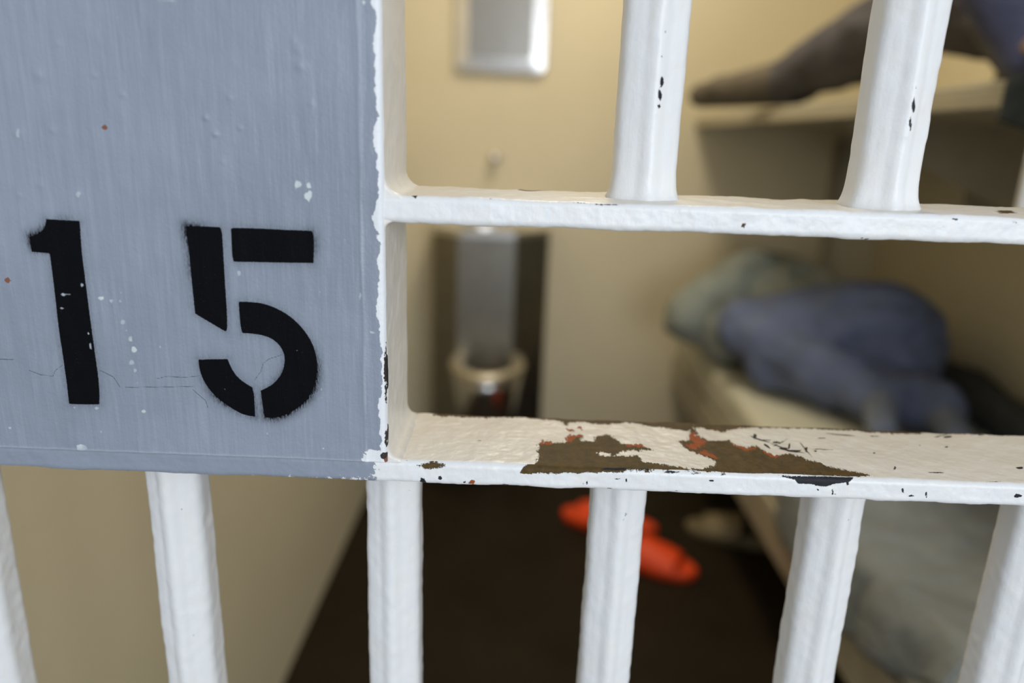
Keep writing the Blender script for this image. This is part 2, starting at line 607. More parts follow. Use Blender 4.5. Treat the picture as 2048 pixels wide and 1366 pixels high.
T(('bare', 'top', C2([(380, 148), (420, 155), (560, 158), (700, 158), (950, 165), (1040, 175), (1110, 180), (1150, 200), (1180, 185), (1240, 185), (1320, 200), (1450, 200), (1500, 190),
    (1560, 195), (1650, 215), (1780, 230), (1872, 236), (1890, 252), (1905, 214), (1960, 222), (2048, 240), (2048, 150), (1000, 120), (400, 120)])))
T(('bare', 'top', C3([(120, 240), (145, 212), (210, 218), (310, 240), (350, 228), (450, 222), (560, 218), (700, 222), (800, 225), (900, 232), (1050, 238), (1200, 245), (1300, 255),
    (1450, 250), (1500, 243), (1700, 258), (1850, 260), (1950, 265), (2060, 250), (2100, 220), (1000, 160), (300, 140), (0, 140), (0, 232)])))
T(('rust', 'top', C3([(96, 318), (150, 312), (112, 290), (112, 258), (128, 246), (150, 264), (206, 300), (190, 322), (150, 342), (122, 340)])))
T(('rust', 'top', C3([(170, 362), (252, 388), (278, 395), (262, 378), (190, 350)])))
T(('rust', 'top', C3([(540, 350), (600, 378), (650, 378), (600, 384), (548, 360)])))
T(('rust', 'top', C3([(360, 305), (440, 338), (500, 332), (450, 350), (370, 322)])))
T(('rust', 'top', C2([(1168, 258), (1240, 264), (1200, 280), (1172, 300), (1140, 305)])))
T(('rust', 'top', C2([(1010, 292), (1060, 306), (1060, 322), (1005, 318)])))
T(('rust', 'top', C2([(1510, 316), (1605, 318), (1612, 334), (1510, 330)])))
T(('rust', 'top', C2([(1160, 225), (1195, 229), (1192, 240), (1165, 236)])))
T(('rust', 'top', C2([(1222, 212), (1240, 214), (1238, 228), (1230, 222)])))
for c in ((490, 270, 22, 26), (612, 300, 42, 12), (655, 335, 50, 15), (720, 350, 84, 12), (790, 345, 16, 42), (1612, 270, 60, 12), (1800, 264, 40, 6), (2022, 452, 50, 12),
          (1300, 455, 14, 26), (1182, 364, 18, 8), (880, 282, 64, 5), (1602, 330, 22, 8), (1190, 267, 70, 5), (560, 288, 50, 6), (1540, 478, 120, 6), (840, 355, 20, 8), (690, 320, 12, 34), (1445, 318, 12, 6)):
    T(('dark', 'top', E3(*c)))
T(('bare', 'top', E2(365, 432, 170, 14)))
T(('dark', 'top', E2(215, 410, 50, 12)))
T(('bare', 'top', E2(945, 455, 110, 12)))
for c, tl in (((520, 285, 120, 7), 0.3), ((650, 332, 130, 7), 0.35), ((710, 352, 170, 7), 0.2), ((785, 342, 110, 7), 0.9), ((640, 302, 100, 6), -0.5), ((880, 345, 120, 5), 0.05), ((1000, 262, 200, 5), 0.1), ((1570, 262, 90, 6), -0.25),
              ((560, 320, 60, 12), 0.6), ((690, 322, 14, 50), 0.2)):
    T(('dark', 'top', E3(*c, tilt=tl)))
T(('dark', 'top', E2(640, 300, 26, 4)))
T(('dark', 'front', C3([(620, 500), (700, 504), (1080, 510), (1045, 530), (1000, 540), (950, 545), (900, 560), (850, 556), (820, 545), (740, 542), (722, 520)])))
for c in ((307, 530, 34, 36), (410, 515, 26, 22), (553, 537, 22, 14), (795, 560, 50, 12), (1450, 520, 42, 10), (1500, 528, 12, 30), (1405, 580, 32, 7), (1440, 468, 150, 13), (1600, 476, 90, 7), (1760, 485, 100, 8),
          (1270, 545, 12, 30), (2000, 530, 30, 10), (1250, 552, 6, 12), (325, 548, 16, 22)):
    T(('dark', 'front', E2(*c)))
for c in ((1345, 580, 15, 40), (1395, 612, 44, 10), (1483, 605, 13, 32), (2012, 612, 44, 24), (940, 590, 12, 40), (855, 577, 16, 12), (950, 603, 42, 5), (240, 523, 30, 10), (310, 493, 32, 8), (1450, 518, 56, 8),
          (1580, 520, 44, 8), (1900, 511, 110, 6), (150, 487, 60, 6), (40, 482, 50, 6), (1030, 540, 20, 24), (40, 585, 40, 6)):
    T(('dark', 'front', E3(*c)))
T(('rust', 'front', E2(598, 541, 28, 26)))
T(('rust', 'front', E2(390, 556, 12, 8)))

V, Fc, at = rail('crossbar', -0.42, 1.01, *RAIL_LOW, (-0.275, 0.30), low_marks, grey_to=-0.0665)
link('crossbar', mesh_np('crossbar', V, Fc, at), M_PAINT, gate)['label'] = 'lower flat crossbar with paint peeled to bronze primer'

mid_marks = []
T = mid_marks.append
for c in ((790, 1070, 80, 9), (1010, 1081, 260, 9), (310, 1113, 40, 5)):
    T(('dark', 'top', E4(*c)))
for c in ((1390, 1163, 160, 9), (1250, 1155, 90, 4), (745, 1131, 36, 7)):
    T(('dark', 'front', E4(*c)))
for c in ((1500, 1152, 42, 8), (1815, 1166, 34, 8), (1040, 1255, 22, 10), (780, 1142, 10, 6), (1012, 1250, 14, 8)):
    T(('dark', 'front', E5(*c)))
T(('bare', 'top', E5(1770, 1112, 100, 18)))
T(('bare', 'front', E5(386, 1184, 13, 10)))
V, Fc, at = rail('crossbar', JX - 0.001, 1.01, *RAIL_MID, (JX - 0.001, 0.30), mid_marks)
link('crossbar', mesh_np('crossbar', V, Fc, at), M_PAINT, gate)['label'] = 'upper flat crossbar painted white'


def plain_attrs(n, **kw):
    d = {k: np.full(n, 50.0) for k in ('bare', 'dark', 'rust', 'grey')}
    d['cream'] = np.zeros(n)
    d.update(kw)
    return d


# --- round-edged hexagonal bars, an edge of the hexagon to the front
def hex_profile(R=0.01640, rc=0.0062, n=60):
    pts = []
    c = [(R * cos(radians(-90 + 60 * k)), R * sin(radians(-90 + 60 * k))) for k in range(6)]
    rr = R - rc / cos(radians(30))
    for k in range(6):
        a0 = -90 + 60 * k
        ctr = np.array([rr * cos(radians(a0)), rr * sin(radians(a0))])
        for j in range(8):
            a = radians(a0 - 30 + 60 * j / 7)
            pts.append(ctr + rc * np.array([cos(a), sin(a)]))
    out = []
    n = len(pts)
    for i in range(n):
        a, b = pts[i], pts[(i + 1) % n]
        m = max(1, int(round(np.linalg.norm(b - a) / 0.0009)))
        for j in range(m):
            out.append(a + (b - a) * j / m)
    return np.array(out)


HEX = hex_profile()


def bar(xc, z0, z1, dense, ends, marks=(), seed=0, lean=0.0):
    zs = np.concatenate([np.arange(z0, dense[0], 0.02), np.arange(dense[0], dense[1], 0.0012), np.arange(dense[1], z1, 0.02), [z1]])
    zs = np.unique(np.clip(zs, z0, z1))
    ang = np.arctan2(HEX[:, 1], HEX[:, 0])
    nv = len(HEX)
    P = np.zeros((len(zs), nv, 3))
    P[..., 0] = xc + HEX[None, :, 0]
    P[..., 1] = 0.032 + HEX[None, :, 1]
    P[..., 2] = zs[:, None]
    fl = P.reshape(-1, 3)
    sc = np.ones(len(zs))
    for e in ends:
        sc += 0.20 * np.exp(-np.abs(zs - e) / 0.0042)
    lump = (0.00040 * vnoise(fl * np.array([1, 1, 0.55]), 70, seed + 1) + 0.00022 * vnoise(fl, 190, seed + 2)).reshape(len(zs), nv)
    dirv = np.stack([np.cos(ang), np.sin(ang)], 1)
    # raised rib down the front edge with a shallow groove on each side
    fx = HEX[:, 0]
    rib = np.where(HEX[:, 1] < 0, 0.00042 * np.exp(-(fx / 0.0024) ** 2) - 0.00034 * np.exp(-((np.abs(fx) - 0.0056) / 0.0017) ** 2), 0)
    lump = lump + rib[None, :]
    D = P.copy()
    D[..., 0] = xc + HEX[None, :, 0] * sc[:, None] + dirv[None, :, 0] * lump + lean * (zs[:, None] - z1)
    D[..., 1] = 0.032 + HEX[None, :, 1] * sc[:, None] + dirv[None, :, 1] * lump
    at = plain_attrs(len(fl))
    front = np.tile(HEX[:, 1] < 0.004, len(zs))
    for kind, poly in marks:
        q = np.array([at_y(x, y, 0.032 - 0.012)[[0, 2]] for x, y in poly])
        d = poly_sdf(D.reshape(-1, 3)[:, [0, 2]], q) * 1000
        d[~front] = 50
        at[kind] = np.minimum(at[kind], np.clip(d, -50, 50))
    V = D.reshape(-1, 3) - G0
    Fc = grid_faces(len(zs), nv, True)
    return mesh_np('bar', V, Fc, at)


def px_mark(kind, x, y, w, h, **kw):
    return (kind, ellipse(x, y, w, h, **kw))


low_bars = [(-0.409, []), (-0.294, [px_mark('dark', 6, 1160, 5, 20)]), (-0.179, [px_mark('dark', 364, 1018, 4, 4), px_mark('dark', 388, 1269, 3, 3)]), (-0.063, [px_mark('dark', 819, 982, 3, 3)]),
            (0.056, [px_mark('bare', 1250, 1024, 3, 10), px_mark('bare', 1244, 1034, 3, 4)]), (0.170, [px_mark('dark', 1692, 1034, 4, 4), px_mark('dark', 1625, 1019, 4, 4)]),
            (0.277, [])] + [(0.392 + 0.115 * k, []) for k in range(6)]
for i, (xc, mk) in enumerate(low_bars):
    vis = -0.33 < xc < 0.33
    me = bar(xc, 0.060, RAIL_LOW[0] + 0.002, (0.80, 1.02) if vis else (1.02, 1.02), (RAIL_LOW[0],), mk, seed=20 + i)
    link('bar', me, M_PAINT, gate)
up_bars = [(0.056, [px_mark('dark', *a) for a in ((1321, 165, 8, 20), (1317, 190, 9, 26), (1315, 213, 7, 12), (1322, 114, 4, 10), (1328, 63, 4, 8), (1318, 105, 3, 6))]),
           (0.1675, [px_mark('dark', *a) for a in ((1818, 213, 8, 32), (1812, 248, 6, 34), (1823, 175, 4, 8), (1801, 312, 5, 5), (1789, 329, 4, 4), (1748, 42, 6, 8))]),
           (0.280, [])] + [(0.392 + 0.115 * k, []) for k in range(6)]
for i, (xc, mk) in enumerate(up_bars):
    me = bar(xc, RAIL_MID[1] - 0.002, 2.03, (1.13, 1.30) if xc < 0.3 else (1.14, 1.14), (RAIL_MID[1],), mk, seed=40 + i)
    link('bar', me, M_PAINT, gate)

# --- jamb bar beside the plate, with weld fillets in the corners
def make_jamb():
    z0, z1 = RAIL_LOW[1] - 0.001, 2.03
    zs = np.concatenate([np.arange(z0, 1.27, 0.0010), np.arange(1.27, z1, 0.02), [z1]])
    prof = rrect(0.0004, 0.0625, -0.0745, JX, 0.0018, 0.0022, 0.0009)   # (y, x)
    nv = len(prof)
    P = np.zeros((len(zs), nv, 3))
    P[..., 0] = prof[None, :, 1]
    P[..., 1] = prof[None, :, 0]
    P[..., 2] = zs[:, None]
    fl = P.reshape(-1, 3).copy()
    right = fl[:, 0] > JX - 0.003
    fl[:, 0] += (0.00035 * vnoise(fl, 60, 9) + 0.00018 * vnoise(fl, 170, 10)) * right
    # fillets: the right face sweeps out towards the crossbars
    for zc, sgn, r in ((RAIL_MID[1], 1, 0.0085), (RAIL_LOW[1], 1, 0.0068), (RAIL_MID[0], -1, 0.0035)):
        d = (fl[:, 2] - zc) * sgn
        m = right & (d < r) & (d > -0.004)
        dd = np.clip(r - d, 0, r)
        fl[m, 0] += (r - np.sqrt(np.maximum(r * r - dd * dd, 0)))[m]
    V = fl - G0
    at = plain_attrs(len(fl))
    at['cream'] = np.where(right, 0.4, 0.0)
    sp = np.full(len(fl), 1e3)
    for x, y, w, h in ((772, 745, 7, 70), (771, 870, 7, 40)):
        q = np.array([at_y(px, py, 0.001)[[1, 2]] for px, py in ellipse(x, y, w, h)])
        zz = np.array([at_y(px, py, 0.001)[2] for px, py in ellipse(x, y, w, h)])
        q = [(0.001 + 0.0022 * cos(a), zz.mean() + (zz.max() - zz.min()) / 2 * sin(a)) for a in np.linspace(0, 2 * pi, 9)[:-1]]
        sp = np.minimum(sp, poly_sdf(fl[:, [1, 2]], q))
    at['dark'] = np.where(right, np.clip(sp * 1000, -50, 50), 50)
    return mesh_np('jamb_bar', V, grid_faces(len(zs), nv, True), at)


link('jamb_bar', make_jamb(), M_PAINT, gate)['label'] = 'white flat jamb bar along the lock plate'

# --- lock plate with the stencilled number
def make_plate():
    ZB = RAIL_LOW[1] - 0.0012
    xs = np.concatenate([np.arange(-0.42, -0.268, 0.01), np.arange(-0.268, JX + 0.0002, 0.0005)])
    zs = np.concatenate([np.arange(ZB, 1.250, 0.0005), np.arange(1.250, 1.46, 0.01)])
    X, Z = np.meshgrid(xs, zs, indexing='ij')
    Q = np.stack([X.ravel(), Z.ravel()], 1)
    P3 = np.stack([Q[:, 0], np.zeros(len(Q)), Q[:, 1]], 1)
    y = np.full(len(Q), -0.0014)
    # edges rounded over by paint
    for d, r in ((xs.max() - Q[:, 0], 0.0028), (Q[:, 1] - ZB, 0.0013)):
        t = np.clip(1 - d / r, 0, 1)
        y += 0.0021 * (1 - np.sqrt(np.maximum(1 - t * t, 0)))
    # raised line a little in from the right edge, where two coats meet
    y -= 0.00035 * np.exp(-((xs.max() - 0.0098 - Q[:, 0] + 0.0006 * vnoise(P3, 40, 2)) / 0.0008) ** 2)
    y -= 0.00030 * np.exp(-((Q[:, 1] - ZB - 0.0008) / 0.0006) ** 2)
    y -= 0.00045 * vnoise(P3, 28, 31) + 0.00018 * vnoise(P3 * np.array([1, 1, 0.25]), 240, 32) + 0.00012 * vnoise(P3, 130, 33)

    def W(pts):
        return np.array([at_y(a, b, -0.0014)[[0, 2]] for a, b in pts])
    c1 = lambda L: W([CROP1(p) for p in L])

    def soften(L):
        """round the gentle turns of an outline, keep its corners"""
        L = [np.array(p, float) for p in L]
        for _ in range(3):
            out = []
            n = len(L)
            for i in range(n):
                a, b, c = L[i - 1], L[i], L[(i + 1) % n]
                u, v = b - a, c - b
                turn = abs(math.degrees(math.atan2(u[0] * v[1] - u[1] * v[0], u @ v)))
                if turn > 42:
                    out.append(b)
                else:
                    out += [b - u * 0.25, b + v * 0.25]
            L = out
        return L
    glyphs = [
        [(205, 128), (352, 136), (362, 290), (385, 470), (410, 650), (440, 870), (438, 945), (370, 946), (305, 942), (290, 820), (262, 640), (240, 440), (220, 280), (140, 272), (130, 205), (165, 195), (200, 165)],
        [(818, 158), (900, 160), (970, 164), (978, 180), (985, 300), (1000, 520), (1004, 612), (995, 624), (960, 604), (860, 545), (845, 400), (830, 260)],
        [(1018, 170), (1030, 165), (1375, 180), (1383, 196), (1385, 250), (1382, 322), (1210, 320), (1030, 316), (1022, 290)],
        [(1052, 492), (1130, 493), (1200, 511), (1270, 549), (1335, 608), (1380, 680), (1402, 760), (1396, 840), (1370, 905), (1322, 957), (1262, 992), (1205, 1007), (1165, 1003), (1158, 960), (1148, 885), (1200, 860),
         (1240, 815), (1257, 755), (1247, 705), (1215, 665), (1170, 642), (1120, 633), (1068, 630), (1060, 600)],
        [(875, 747), (1003, 745), (1018, 785), (1045, 825), (1085, 855), (1112, 870), (1120, 900), (1125, 1000), (1070, 992), (1000, 952), (940, 902), (900, 850), (878, 790)],
    ]
    ink = np.full(len(Q), 1e3)
    for g in glyphs:
        ink = np.minimum(ink, poly_sdf(Q, c1(soften(g))))
    y -= 0.00006 * (ink < 0)
    # heavier overspray left of the stem and low on the bowl
    spray = np.full(len(Q), 0.42)
    for (cx, cy, rad, s) in ((800, 170, 110, 1.3), (830, 320, 110, 0.8), (1400, 900, 230, 1.3), (1250, 1010, 180, 1.2), (940, 950, 150, 1.0), (1390, 230, 90, 0.8), (150, 190, 90, 1.2), (280, 110, 60, 0.6), (1100, 160, 60, 0.35)):
        c = c1([(cx, cy)])[0]
        spray = np.maximum(spray, 1.35 * s * np.exp(-((Q - c) ** 2).sum(1) / (rad / 2.204 / 4420) ** 2))
    fleck = np.full(len(Q), 1e3)
    spots = [(280, 462, 22, 20), (300, 460, 26, 8), (362, 418, 18, 18), (445, 478, 34, 24), (490, 490, 28, 22), (530, 455, 12, 12), (528, 492, 14, 18), (540, 584, 24, 22), (575, 657, 20, 26), (590, 705, 26, 34), (580, 762, 26, 26),
             (596, 798, 18, 22), (555, 620, 10, 10), (705, 692, 12, 14), (1053, 368, 24, 28), (272, 520, 18, 14), (400, 690, 14, 30), (390, 632, 10, 12), (425, 962, 30, 16), (330, 960, 14, 14), (634, 976, 22, 24), (357, 1140, 52, 34),
             (1415, 880, 10, 12), (1418, 915, 10, 10), (1178, 1076, 12, 12), (40, 1050, 18, 12), (1590, 315, 10, 16), (1586, 470, 14, 40), (1640, 630, 34, 16), (1520, 222, 12, 10), (346, 22, 22, 30), (600, 1162, 10, 10), (990, 878, 6, 6), (1310, 708, 8, 6),
             (1352, 22, 24, 30), (445, 1065, 12, 20), (605, 850, 10, 10), (1410, 450, 10, 10), (1620, 560, 10, 8), (1425, 1140, 12, 12)]
    for s in spots:
        fleck = np.minimum(fleck, poly_sdf(Q, c1(ellipse(*s, n=8))))
    c0 = lambda L: W([(a / 2.56, b / 2.56) for a, b in L])
    for s in ((1525, 945, 36, 44), (1582, 950, 26, 40), (1578, 1005, 44, 56), (92, 685, 26, 56), (403, 995, 30, 30), (868, 5, 120, 14), (1862, 14, 22, 30)):
        fleck = np.minimum(fleck, poly_sdf(Q, c0(ellipse(*s, n=9))))
    for (x, yy, r, h) in ((200, 385, 26, 0.0006), (270, 665, 18, 0.0005), (1053, 602, 14, 0.0008), (1103, 686, 14, 0.0008), (1230, 655, 12, 0.0005), (485, 385, 14, 0.0004), (630, 485, 14, 0.0004), (1178, 500, 16, 0.0004), (1520, 250, 26, 0.0006),
                          (1535, 335, 26, 0.0007), (1500, 205, 20, 0.0004), (1590, 530, 16, 0.0003), (205, 945, 26, 0.0004), (300, 225, 16, 0.0003), (1140, 825, 14, 0.0003), (100, 1000, 14, 0.0003), (92, 685, 22, 0.0004), (403, 995, 20, 0.0003)):
        c = c0([(x, yy)])[0]
        y -= h * np.exp(-((Q - c) ** 2).sum(1) / (r / 2.56 / 4420) ** 2)
    crack = np.full(len(Q), 1e3)
    for L in ([(130, 795), (180, 815), (235, 820), (245, 795), (275, 772)], [(440, 795), (500, 825), (530, 870)], [(690, 832), (740, 820), (800, 826), (880, 820)], [(1120, 840), (1150, 800), (1160, 765), (1185, 745), (1240, 728)],
              [(0, 745), (60, 748)], [(850, 880), (905, 930), (915, 960)], [(550, 870), (700, 868), (860, 865)]):
        crack = np.minimum(crack, line_dist(Q, c1(L)))
    wl = np.minimum(xs.max() - Q[:, 0] - 0.0030, 1e3)
    for s in ((1680, 130, 70, 190), (1690, 40, 50, 80), (1650, 1190, 90, 90), (1690, 1240, 60, 80), (1640, 1165, 60, 40), (1690, 480, 40, 180), (1672, 210, 40, 60)):
        wl = np.minimum(wl, poly_sdf(Q, c1(ellipse(*s, n=12, jitter=0.25))))
    edge_n = vnoise(P3, 90, 51)
    wl = wl + 0.0014 * edge_n + 0.0007 * vnoise(P3, 300, 52)
    rust = np.full(len(Q), 1e3)
    for q in (c0(ellipse(533, 653, 34, 22)), c1(ellipse(35, 397, 26, 20)), c1(ellipse(1700, 1185, 14, 40))):
        rust = np.minimum(rust, poly_sdf(Q, q))
    dark = np.full(len(Q), 1e3)
    for s in ((1700, 800, 14, 260), (1702, 1105, 14, 80), (1705, 1170, 60, 26), (1700, 700, 8, 60)):
        dark = np.minimum(dark, poly_sdf(Q, c1(ellipse(*s, n=9))))
    for (x, yy, w, h) in ((1985, 1010, 30, 14), (2005, 1050, 30, 20)):
        dark = np.minimum(dark, poly_sdf(Q, c0(ellipse(x, yy, w, h))))
    worn = np.minimum(np.abs(xs.max() - 0.0098 - Q[:, 0]) + 0.0006 * (1 + vnoise(P3, 60, 61)), np.abs(Q[:, 1] - ZB - 0.0006))
    V = np.stack([Q[:, 0], y, Q[:, 1]], 1) - G0
    mm = lambda a: np.clip(a * 1000, -50, 50)
    at = dict(ink=mm(ink), spray=spray, fleck=mm(fleck), crack=mm(crack), white=mm(wl), rust=mm(rust), dark=mm(dark), worn=mm(worn))
    nz = len(zs)
    Fc = grid_faces(len(xs), nz)[:, ::-1]
    # the box behind the face
    lo, hi = np.array([-0.42, 0.0006, ZB]) - G0, np.array([-0.0745, 0.0622, 1.455]) - G0
    b0 = len(V)
    B = np.array([[x, yv, z] for x in (lo[0], hi[0]) for yv in (lo[1], hi[1]) for z in (lo[2], hi[2])])
    BF = np.array([[0, 1, 3, 2], [4, 6, 7, 5], [0, 4, 5, 1], [2, 3, 7, 6], [0, 2, 6, 4], [1, 5, 7, 3]]) + b0
    V = np.concatenate([V, B])
    Fc = np.concatenate([Fc, BF])
    for k in at:
        at[k] = np.concatenate([at[k], np.full(8, 0.0 if k == 'spray' else 50.0)])
    return mesh_np('lock_plate', V, Fc, at)


link('lock_plate', make_plate(), M_PLATE, gate)['label'] = 'grey lock plate with the number 15 stencilled in black'
# gate frame beyond the picture
for nm, lo, hi in (('frame_rail', (-0.42, 0, 0.045), (1.01, DEEP, 0.062)), ('frame_rail', (-0.42, 0, 2.028), (1.01, DEEP, 2.045)), ('frame_stile', (1.008, 0, 0.0), (1.04, DEEP, 2.045)),
                   ('frame_stile', (-0.438, 0, 0.0), (-0.418, DEEP, 2.045))):
    bm = bmesh.new()
    add_box(bm, Vector(lo) - Vector(G0), Vector(hi) - Vector(G0), 0.002)
    me = bm_mesh(nm, bm)
    for k in ('bare', 'dark', 'rust', 'grey'):
        a = me.attributes.new(k, 'FLOAT', 'POINT')
        a.data.foreach_set('value', np.full(len(me.vertices), 50.0, np.float32))
    link(nm, me, M_PAINT, gate, smooth=False)

# ------------------------------------------------------------------ steel lavatory unit
U0 = Vector((-0.105, YB, 0.0))
unit = thing('toilet_sink_unit', U0, 'stainless steel sink and toilet unit standing against the back wall', 'toilet')
ZT = 0.865


def up(name, bm, mat, smooth=False):
    return link(name, bm_mesh(name, bm), mat, unit, smooth)


bm = bmesh.new()
add_prism(bm, [(-0.215, -0.002), (-0.205, -0.20), (-0.110, -0.30), (0.085, -0.30), (0.200, -0.20), (0.205, -0.002)], 0.0, ZT - 0.02)
up('cabinet', bm, M_STEEL_DULL)
bm = bmesh.new()
# deck with a sunk oval basin
outer = [(-0.220, -0.001), (-0.212, -0.205), (-0.115, -0.312), (0.092, -0.312), (0.208, -0.205), (0.212, -0.001)]
N = 48


def on_outline(a):
    c = Vector((-0.005, -0.16))
    d = Vector((cos(a), sin(a)))
    best = None
    for i in range(len(outer)):
        p, q = Vector(outer[i]), Vector(outer[(i + 1) % len(outer)])
        e = q - p
        den = d.x * e.y - d.y * e.x
        if abs(den) < 1e-9:
            continue
        w = p - c
        t = (w.x * e.y - w.y * e.x) / den
        s = (w.x * d.y - w.y * d.x) / den
        if t > 0 and -1e-6 <= s <= 1 + 1e-6:
            best = t if best is None else min(best, t)
    return c + d * best


rings = []
o_ = [on_outline(2 * pi * k / N) for k in range(N)]
rings.append([(p.x, p.y, ZT - 0.022) for p in o_])
rings.append([(p.x, p.y, ZT) for p in o_])
for r, h in ((1.0, ZT), (0.97, ZT - 0.006), (0.9, ZT - 0.05), (0.7, ZT - 0.09), (0.35, ZT - 0.10), (0.05, ZT - 0.102)):
    rings.append([(-0.005 + 0.125 * r * cos(2 * pi * k / N), -0.185 + 0.085 * r * sin(2 * pi * k / N), h) for k in range(N)])
vr = [[bm.verts.new(p) for p in r] for r in rings]
for a, b in zip(vr[:-1], vr[1:]):
    for k in range(N):
        bm.faces.new((a[k], a[(k + 1) % N], b[(k + 1) % N], b[k]))
bm.faces.new(vr[-1])
up('sink_basin', bm, M_STEEL_BRIGHT)
bm = bmesh.new()
add_lathe(bm, [(0.016, 0), (0.016, 0.02), (0.011, 0.03), (0.010, 0.05), (0.013, 0.055), (0.004, 0.06)], (-0.03, -0.045, ZT - 0.001), 24)
up('spout', bm, M_STEEL_BRIGHT, True)
for dx in (-0.06, 0.05):
    bm = bmesh.new()
    add_lathe(bm, [(0.012, 0), (0.012, 0.012), (0.009, 0.015)], (dx, -0.045, ZT - 0.001), 20)
    up('push_button', bm, M_STEEL_BRIGHT, True)
# toilet bowl: lofted ellipses growing out of the cabinet front
bm = bmesh.new()
prof = [(0.095, 0.115, 0.0, -0.345), (0.098, 0.118, 0.05, -0.345), (0.092, 0.112, 0.12, -0.350), (0.105, 0.135, 0.20, -0.360), (0.125, 0.165, 0.28, -0.375), (0.133, 0.185, 0.34, -0.385), (0.137, 0.190, 0.375, -0.388)]
rings = [[(0.004 + a * cos(2 * pi * k / N), y + b * sin(2 * pi * k / N), z) for k in range(N)] for a, b, z, y in prof]
vr = [[bm.verts.new(p) for p in r] for r in rings]
for a, b in zip(vr[:-1], vr[1:]):
    for k in range(N):
        bm.faces.new((a[k], a[(k + 1) % N], b[(k + 1) % N], b[k]))
inner = [[bm.verts.new((0.004 + a * cos(2 * pi * k / N), y + b * sin(2 * pi * k / N), z)) for k in range(N)] for a, b, z, y in ((0.100, 0.145, 0.375, -0.388), (0.09, 0.13, 0.33, -0.385), (0.05, 0.07, 0.22, -0.375), (0.02, 0.03, 0.20, -0.37))]
for a, b in zip([vr[-1]] + inner[:-1], inner):
    for k in range(N):
        bm.faces.new((a[k], a[(k + 1) % N], b[(k + 1) % N], b[k]))
bm.faces.new(inner[-1])
bm.faces.new(vr[0])
bowl = up('toilet_bowl', bm, M_STEEL_BRIGHT, True)
bowl.scale = (0.88, 0.96, 1.10)
bm = bmesh.new()
pr = [((0.142, 0.196), 0.375), ((0.146, 0.200), 0.385), ((0.140, 0.194), 0.398), ((0.120, 0.168), 0.402), ((0.098, 0.142), 0.394), ((0.096, 0.140), 0.378)]
vr = [[bm.verts.new((0.004 + a * cos(2 * pi * k / N), -0.390 + b * sin(2 * pi * k / N), z)) for k in range(N)] for (a, b), z in pr]
vr.append(vr[0])
for a, b in zip(vr[:-1], vr[1:]):
    for k in range(N):
        bm.faces.new((a[k], a[(k + 1) % N], b[(k + 1) % N], b[k]))
up('toilet_seat', bm, M_STEEL_TAN_REFL, True).parent = bowl

# ------------------------------------------------------------------ mirror and knob on the back wall
MX0, MX1, MZ0, MZ1 = -0.262, 0.064, 1.384, 1.80
mir = thing('wall_mirror', ((MX0 + MX1) / 2, YB, MZ0), 'brushed steel mirror panel with rounded corners on the back wall above the knob', 'mirror')


def rr2(w, h, r, n=8):
    out = []
    for cx, cz, a0 in ((w / 2 - r, h - r, 0), (-w / 2 + r, h - r, 90), (-w / 2 + r, r, 180), (w / 2 - r, r, 270)):
        for i in range(n + 1):
            a = radians(a0 + 90 * i / n)
            out.append((cx + r * cos(a), cz + r * sin(a)))
    return out


W_, H_ = MX1 - MX0, MZ1 - MZ0
bm = bmesh.new()
vr = []
for ins, y in ((0, 0.0), (0, -0.016), (0.004, -0.0246), (0.048, -0.0300), (0.052, -0.0302)):
    vr.append([bm.verts.new((x, y, z + ins)) for x, z in rr2(W_ - 2 * ins, H_ - 2 * ins, max(0.030 - ins * 0.3, 0.008))])
for a, b in zip(vr[:-1], vr[1:]):
    n = len(a)
    for k in range(n):
        bm.faces.new((a[k], a[(k + 1) % n], b[(k + 1) % n], b[k]))
link('mirror_frame', bm_mesh('mirror_frame', bm), M_STEEL_BRIGHT, mir, smooth=False)
bm = bmesh.new()
r0 = [bm.verts.new((x, -0.0300, z + 0.051)) for x, z in rr2(W_ - 0.102, H_ - 0.102, 0.012)]
r1 = [bm.verts.new((v.co.x * 0.985, -0.0312, v.co.z)) for v in r0]
bm.faces.new(r1)
for k in range(len(r0)):
    bm.faces.new((r0[k], r0[(k + 1) % len(r0)], r1[(k + 1) % len(r0)], r1[k]))
link('mirror_plate', bm_mesh('mirror_plate', bm), M_STEEL, mir, smooth=False)
for sx in (-1, 1):
    for z in (0.018, H_ - 0.018):
        bm = bmesh.new()
        add_lathe(bm, [(0.007, 0.0), (0.007, -0.004), (0.004, -0.007)], (sx * 0.085, -0.0225, z), 16, axis='Y')
        link('bolt', bm_mesh('bolt', bm), M_STEEL_BRIGHT, mir)

kp = at_y(989, 316, YB - 0.02)
knob = thing('coat_hook', (kp[0], YB, kp[2]), 'small round steel hook knob on the back wall between mirror and sink unit', 'hook')
bm = bmesh.new()
add_lathe(bm, [(0.022, 0), (0.022, -0.004), (0.012, -0.008)], (0, 0, 0), 28, axis='Y')
link('mounting_plate', bm_mesh('mounting_plate', bm), M_STEEL_DULL, knob)
bm = bmesh.new()
add_lathe(bm, [(0.009, -0.006), (0.009, -0.02), (0.018, -0.026), (0.022, -0.036), (0.019, -0.046), (0.010, -0.052), (0.002, -0.053)], (0, 0, 0), 28, axis='Y')
link('button', bm_mesh('button', bm), M_STEEL_BRIGHT, knob)

# conduit on the back wall under the upper bunk
cd = bmesh.new()
add_lathe(cd, [(0.016, 0), (0.016, 1.20)], (0, 0, 0), 20)
tag(link('conduit_pipe', bm_mesh('conduit_pipe', cd), M_BUNK, None, True, (1.125, YB - 0.017, 0.0)), 'cream painted pipe running up the back wall under the upper bunk', 'pipe')

